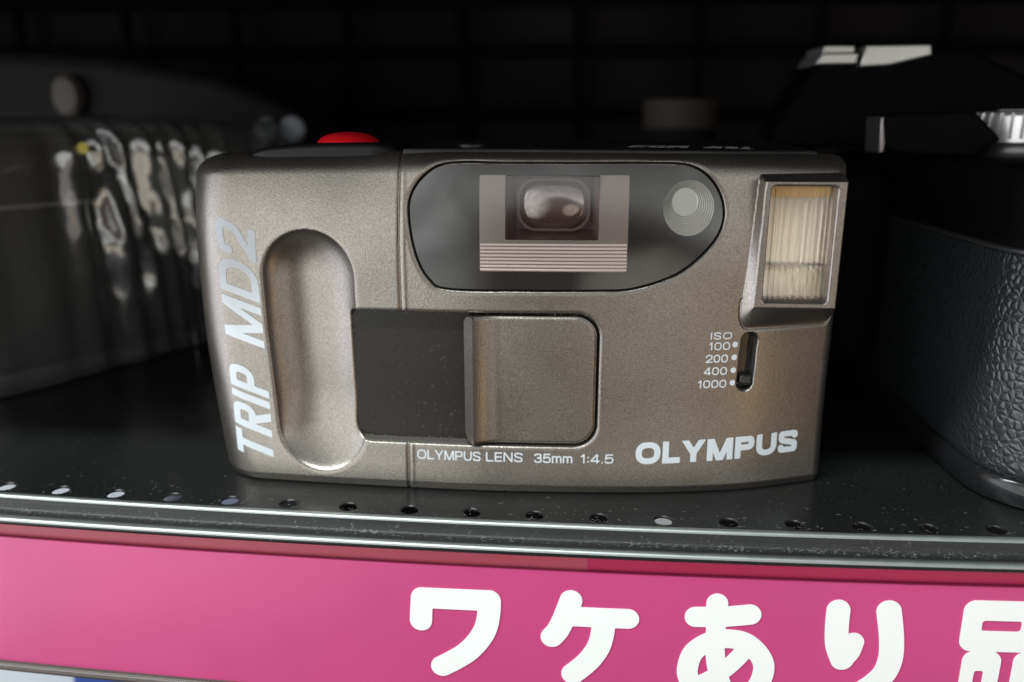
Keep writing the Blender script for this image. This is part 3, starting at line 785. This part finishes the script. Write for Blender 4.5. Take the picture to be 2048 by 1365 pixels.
# lettering on the camera
def on_front(x, z, o=.05): return (x, float(front(np.array([[x]]), np.array([[z]]), False)[0, 0])-o, z)
def vert_place(a, b):          # text running upwards along the left end
    z = a; x = -61.75-.012*(z-3.5)-b; return on_front(x, z, .06)
lettering('model_lettering', [('TRIP', 3.5, 0, 22.3, 8.3, .19, .10, .34, .66), ('MD2', 28.6, 0, 26.5, 8.3, .19, .14, .34, .95)], vert_place, M['ink'], CAM)
lettering('maker_lettering', [('OLYMPUS', 13.0, 6.45, 33.4, 4.6, .268, .10, 0, 1.)], lambda a, b: on_front(a, b+.03*(a-13), .12), M['ink'], CAM)
LT = 6.6
lettering('lens_lettering', [('OLYMPUS', -31.1, LT+.05, 13.0, 2.0, .155, .12, 0, 1.), ('LENS', -17.0, LT+.05, 7.4, 2.0, .155, .16, 0, 1.), ('35mm', -7.3, LT, 7.7, 1.95, .155, .14, 0, 1.), ('1:4.5', 2.0, LT, 6.6, 1.95, .155, .22, 0, 1.2)],
          lambda a, b: on_front(a, b, .05), M['ink'], CAM)
lettering('film_speed_scale', [('ISO', 26.65, 32.05, 4.2, 1.45, .17, .2, 0, 1.), ('100', 26.4, 29.9, 4.2, 1.6, .16, .13, 0, 1.), ('200', 25.95, 27.35, 4.4, 1.65, .16, .13, 0, 1.), ('400', 25.75, 24.8, 4.6, 1.65, .16, .13, 0, 1.), ('1000', 24.7, 22.15, 5.7, 1.65, .16, .13, 0, 1.)]
          + [('*', 30.3, z-.8, 1.3, 1.6, .3, 0, 0, 1.) for z in (30.95, 28.35, 25.7, 23.1)], lambda a, b: on_front(a, b, .05), M['ink'], CAM)
def top_place(a, b):
    x = 35.0-a; y = 15.5-b+max(0, x-5)*.06
    return (x, y, 68.05+max(0, y-6)*.035-.00023*(x+12)**2+.12)
lettering('top_lettering', [('TRIP', 0, 0, 11.0, 6.5, .2, .09, .2, .66), ('MD2', 12.6, 0, 12.6, 6.5, .2, .12, .2, .95)], top_place, M['ink'], CAM)

# ================================================================== black single-lens camera at the right, end on
SLR = thing('reflex_camera', (99, 66, 0), 'black leather covered reflex camera with silver ridged dial, end on at the right', 'camera')
def stadium(x0, x1, y0, y1, r, n=14):
    p = []
    for cx, cy, a0 in ((x1-r, y0+r, -90), (x1-r, y1-r, 0), (x0+r, y1-r, 90), (x0+r, y0+r, 180)):
        for k in range(n+1): a = R(a0+90*k/n); p.append((cx+r*math.cos(a), cy+r*math.sin(a)))
    return p
def slab(name, x0, x1, y0, y1, r, levels, material, parent, sharp=40):
    V = []; F = []; n = None
    for ins, z in levels:
        p = stadium(x0+ins, x1-ins, y0+ins, y1-ins, max(r-ins, .5)); n = len(p); V += [(x, y, z) for x, y in p]
    for k in range(len(levels)-1):
        for i in range(n): F.append((k*n+i, k*n+(i+1) % n, (k+1)*n+(i+1) % n, (k+1)*n+i))
    F.append(tuple(range(n-1, -1, -1))); F.append(tuple(range((len(levels)-1)*n, len(levels)*n)))
    return mk(name, V, F, material, parent, sharp=sharp)
slab('bottom_plate', 80.6, 117, -4.6, 136, 16, [(1.2, 0), (.3, .5), (0, 1.6), (0, 4.6), (.5, 5.4), (1.6, 5.6)], M['glossblack'], SLR)
slab('leather_covering', 81.6, 116, -3.4, 135, 15.4, [(.6, 5.5), (.1, 6.2), (0, 8), (0, 46), (.2, 48.6), (.8, 49.2)], M['leather'], SLR)
slab('trim_strip', 81.4, 116.2, -3.5, 135.2, 15.4, [(.3, 48.9), (0, 49.2), (0, 49.7), (.5, 50.0)], M['dullmetal2'], SLR)
slab('top_plate', 81.8, 116, -3.0, 135, 15, [(.8, 49.2), (.2, 50), (0, 51.2), (.3, 51.8), (.6, 52.2), (.6, 62), (1.2, 64.2), (2.6, 65)], M['wire'], SLR)
prism_xz('pentaprism', [(53, 66.5), (53.4, 70.9), (64.0, 89.6), (67.5, 91.4), (103, 91.5), (116.2, 85.4), (126, 79), (128, 66.5)], 80, 118, M['wire'], SLR, 1.6, .12)
box('lens_mount', (66, 62, 8), (82, 116, 62), M['wire'], SLR, 6)
lathe('lens_barrel', [(25, 0), (25, 10), (24, 12), (24, 30), (22, 32), (2, 32)], (60, 89, 34), M['satinblack'], SLR, 40, 'z') if False else None
sh = prism_xz('accessory_shoe', [(61.9, 87.8), (63.4, 90.5), (72.8, 90.6), (72.4, 87.9)], 77, 96, M['silver'], SLR, .4)
prism_xz('shoe_rail', [(63.9, 90.6), (64.4, 92.6), (72.2, 92.5), (72.2, 90.7)], 79, 96, M['silver'], sh, .3)
prism_xz('shoe_plate', [(73.4, 87.2), (74.4, 92.4), (90.7, 92.5), (91.2, 90.0), (80.7, 87.5)], 77, 96, M['silver'], sh, .4)
# ridged dial
def dial(c, r, h, n=34):
    V = []; F = []; m = n*6
    for (dr, z) in ((0, 0), (0, .8), (0, 1.0), (0, h-.9), (-.5, h-.2), (-1.2, h), (-r+.4, h)):
        for k in range(m):
            a = 2*math.pi*k/m; q = k % 6; rr = r+dr-(.7 if q in (0,) and 1.0 <= z <= h-.8 else 0)
            V.append((c[0]+rr*math.cos(a), c[1]+rr*math.sin(a), c[2]+z))
    for i in range(6):
        for k in range(m): F.append((i*m+k, i*m+(k+1) % m, (i+1)*m+(k+1) % m, (i+1)*m+k))
    F.append(tuple(range(6*m, 7*m)))
    return mk('speed_dial', V, F, M['chrome'], SLR, sharp=30)
dial((107.6, 60, 68.5), 12.4, 6.8)
lathe('dial_cap', [(11, 0), (11, .5), (9.8, 1.0), (.4, 1.2)], (107.6, 60, 75.4), M['glossblack'], SLR)
slab('dial_base', 95.6, 121, 46, 74, 11.5, [(.4, 64.6), (0, 65.2), (0, 67.4), (.5, 68.3), (1.5, 68.5)], M['dullmetal2'], SLR)
prism_xz('advance_lever', [(70.1, 74.1), (71.2, 74.6), (89.8, 75.6), (96.6, 69.2), (90.7, 65.4), (73.0, 66.2), (71.2, 67.5)], 46, 58, M['wire'], SLR, .8)
prism_xz('lever_lit_end', [(69.6, 74.2), (73.5, 74.4), (71.6, 71.5), (71.2, 66.2), (70.0, 66.0)], 47, 57, M['dullmetal'], SLR, .4)  # grey piece stands in for the lit end of the black lever

# ================================================================== left: a bagged camera and a soft case behind it
BAG = thing('bagged_camera', (-155, 100, 0), 'black camera wrapped in crinkled clear plastic at the left of the shelf', 'camera')
ux, uy = .49, .872                      # direction of its front face on the shelf
def bagp(s, d, z):                       # s along the face, d behind it
    return (-172+ux*s-uy*d, 30+uy*s+ux*d, z)
def bag_box(name, s0, s1, d0, d1, z0, z1, material, bev, parent=BAG):
    v = [bagp(s, d, z) for z in (z0, z1) for s, d in ((s0, d0), (s1, d0), (s1, d1), (s0, d1))]
    f = [(3, 2, 1, 0), (4, 5, 6, 7), (0, 1, 5, 4), (1, 2, 6, 5), (2, 3, 7, 6), (3, 0, 4, 7)]
    return bevel(mk(name, v, f, material, parent, sharp=40), bev, 4)
bag_box('body', -20, 118, 0, 46, 5, 66, M['bagcam'], 3)
bag_box('bottom_plate', -21, 119, -1, 47, .3, 4.6, M['dullmetal'], 1.2)  # silvery colour stands in for the highlight line along the lower edge
bag_box('top_plate', -10, 104, 6, 40, 66.2, 70.5, M['bagcam'], 1.5)
bag_box('grip_panel', 62, 112, -2.5, 1, 9, 60, M['leather'], 1.5)
lathe('sticker', [(1.6, 0), (1.6, .3), (.2, .35)], bagp(52, -10, 66.2), M['yellow'], BAG, 24, 'y')
bag_box('label_card', 74, 88, -3.4, -2.6, 34, 63, M['greycard'], .3)
bag_box('flash_window', 92, 108, -3.6, -1.5, 44, 62, M['silver'], .8)
bag_box('trim', -21, 119, -1.2, 1, 50, 51.2, M['chrome'], .2)
def film():
    """crumpled clear film: long flat facets with sharp creases between them"""
    V = []; F = []; nz_ = 8
    col_s = [-24.]; amp = [0.]
    while col_s[-1] < 130:            # each fold: a long side and a short side
        wd = rng.uniform(4, 12) if col_s[-1] > 40 else rng.uniform(9, 16)
        col_s += [col_s[-1]+wd*.74, col_s[-1]+wd]; t_ = wd*.74*rng.uniform(.6, 1.5)*rng.choice([.5, 1., 1., 1.2])/2; amp += [-t_, t_]
    ns = len(col_s)-1; k_ = 156/(col_s[-1]+24)
    drift = np.cumsum(rng.normal(0, .9, nz_+1)); tw = rng.uniform(.15, 1.5, (nz_+1, ns+1))
    for j in range(nz_+1):
        for i in range(ns+1):
            s = -24+(col_s[i]+24)*k_; z = 1+74*j/nz_
            am = .16+1.0*sstep(44, 60, s)*(1-.75*sstep(96, 106, s))*(.30+.70*sstep(14, 34, z))
            js = s-(s-90)*.45*(1-z/75)*sstep(50, 70, s)+drift[j]*.6*sstep(40, 60, s)+rng.uniform(-.6, .6); jz = z+(rng.uniform(-3.5, 3.5) if 0 < j < nz_ else 0)
            d = -7-1.5*math.sin(s*.06)+amp[i]*am*tw[j, i]+rng.uniform(-.25, .25)
            if z > 66: d = -3+.5*amp[i]*am
            V.append(bagp(js, d, jz))
    for j in range(nz_):
        for i in range(ns):
            a = j*(ns+1)+i
            if (i+j) % 2: F += [(a, a+1, a+ns+2), (a, a+ns+2, a+ns+1)]
            else: F += [(a, a+1, a+ns+1), (a+1, a+ns+2, a+ns+1)]
    # over the top and down the far side
    o = len(V); top = nz_*(ns+1)
    for i in range(ns+1): V.append(bagp(-24+156*i/ns+rng.uniform(-2, 2), 24+rng.uniform(-6, 6), 74.5+rng.uniform(-1.5, 1.5)))
    for i in range(ns): F += [(top+i, top+i+1, o+i+1, o+i)]
    o_ = mk('plastic_bag', V, F, M['film'], BAG, smooth=True)
    sb = o_.modifiers.new('subdivision', 'SUBSURF'); sb.subdivision_type = 'CATMULL_CLARK'; sb.levels = 2; sb.render_levels = 2
    return o_
film()

CASE = thing('camera_case', (-160, 172, 0), 'soft black case with sloping top standing in shadow behind the bagged camera', 'case')
prism_xz('shell', [(-262, 0.3), (-262, 88), (-214.8, 100), (-174.4, 97.6), (-133.2, 90.4), (-109.4, 80.7), (-101.3, 75.0), (-98, 60), (-97, 0.3)], 150, 205, M['case'], CASE, 5, .04)
prism_xz('front_flap', [(-250, 40), (-250, 70), (-190, 76), (-140, 74), (-112, 70.6), (-108, 40)], 145, 151, M['case'], CASE, 2)
lathe('strap_lug', [(5.6, 0), (5.6, 3), (4.6, 4.4), (1, 4.6)], (-189, 149, 83), M['tan'], CASE, 28, 'y', 1., 1.35)
lathe('snap_button', [(4.2, 0), (4.0, 2), (2.2, 3)], (-113.8, 147, 71.2), M['dullknob'], CASE, 24, 'y')
lathe('snap_button', [(4.8, 0), (4.4, 2), (2.2, 3)], (-104.0, 147, 71.2), M['dullknob'], CASE, 24, 'y')

FC = thing('film_canister', (42, 195, 0), 'out of focus grey brown canister standing behind the pewter camera', 'canister')
lathe('body', [(13.5, .2), (14, .8), (14, 69), (13.4, 71)], (42, 195, 0), M['back'], FC)
lathe('lid', [(14.6, 0), (15, .6), (15, 10.6), (14, 11.6), (1, 11.8)], (42, 195, 71.1), M['lid'], FC)

# ================================================================== what stands on the shelf below
tag(box('storage_box', (-262, 72, -159.8), (-128, 118, -18), M['whitebox'], None, 1.5), 'pale blue white box on the shelf below, at the lower left corner', 'box')
tag(box('storage_box', (-137, 30, -159.8), (-104, 68, -60), M['bluebox'], None, 1.5), 'deep blue box on the shelf below, in front of the pale box', 'box')
tag(box('storage_box', (-124, 74, -159.8), (-92, 110, -22), M['greybox'], None, 1.5), 'grey blue box on the shelf below, seen through the shelf holes', 'box')
tag(box('price_card', (20, 70, -159.8), (37, 70.6, -24), M['whitebox'], None), 'white card on the shelf below, showing through one shelf hole', 'card')

# ================================================================== lint and dust
def lint():
    V = []; F = []
    def fibre(p, length, r, lift):
        n = 5; a = rng.uniform(0, 6.28); c = rng.normal(0, 1.3); pts = []
        x, y, z = p
        for i in range(n):
            pts.append(Vector((x, y, z))); a += c*.5+rng.normal(0, .25); st = length/n
            x += st*math.cos(a); y += st*math.sin(a)*.6; z += lift*st*abs(math.sin(a+1))
        o = len(V)
        for i, q in enumerate(pts):
            t = (pts[min(i+1, n-1)]-pts[max(i-1, 0)]).normalized(); u = t.orthogonal().normalized(); w_ = t.cross(u)
            for k in range(4): th = k*math.pi/2; V.append(q+r*(u*math.cos(th)+w_*math.sin(th)))
        for i in range(n-1):
            for k in range(4): F.append((o+i*4+k, o+i*4+(k+1) % 4, o+(i+1)*4+(k+1) % 4, o+(i+1)*4+k))
    for _ in range(420):      # groove of the shelf edge
        x = rng.uniform(-125, 95); b = float(bow(x)); t = rng.random()
        fibre((x, -15.7-1.2*t+b, -2.0-.45*t+.05), rng.uniform(.3, 1.5), rng.uniform(.02, .04), rng.uniform(0, .5))
    for _ in range(200):      # shelf top near the front
        x = rng.uniform(-125, 95); b = float(bow(x)); fibre((x, -13.2+abs(rng.normal(0, 6))+b, .05), rng.uniform(.2, 1.3), rng.uniform(.015, .035), .1)
    for k in range(-9, 9):    # little clumps caught beside the holes
        for _ in range(rng.integers(2, 9)):
            x = -6.6+12.2*k+rng.normal(0, 1.5); y = -12.4+abs(rng.normal(0, .6))
            fibre((x, y+float(bow(x)), .05), rng.uniform(.3, 1.2), rng.uniform(.015, .03), .4)
    for _ in range(60):
        x = rng.uniform(-43.4, -21.5); fibre((x, 1.6+float(Sf(x))*.9+rng.uniform(-.2, .7), 10.35+rng.uniform(0, .25)), rng.uniform(.2, .8), .035, .4)
    for _ in range(16):
        z = rng.uniform(11, 37); fibre((-43.8, 1.6+rng.uniform(-.6, .8), z), rng.uniform(.2, .6), .03, .3)
    for _ in range(26):
        x = rng.uniform(-42, 3); fibre((x, float(Sf(x))+rng.uniform(-.05, .4), 37.0), rng.uniform(.2, .6), .03, .3)
    for _ in range(44):       # specks on the camera's front
        x = rng.uniform(-66, 48); z = rng.uniform(4, 62)
        if grip_sd(np.array([x]), np.array([z]))[0] < .5 or pocket_sd(np.array([x]), np.array([z]))[0] < .5 or x > 32: continue
        fibre((x, float(Bf(x, z))-.04, z), rng.uniform(.15, .7), rng.uniform(.012, .03), .8)
    for _ in range(40):       # inside the lens recess
        x = rng.uniform(-43, -22); z = rng.uniform(11.5, 36)
        fibre((x, float(Bf(x, z))+2.5, z), rng.uniform(.1, .6), rng.uniform(.012, .026), .8)
    for _ in range(46):
        x = rng.uniform(-115, 88); z = rng.uniform(-36, -9)
        fibre((x, YS+float(bow(x))-.32, z), rng.uniform(.1, .5), rng.uniform(.012, .025), .8)
    o = mk('lint', V, F, M['lint'], None); o['kind'] = 'stuff'; o['label'] = 'pale lint and dust caught in the shelf edge and the camera seams'
    return o
lint()
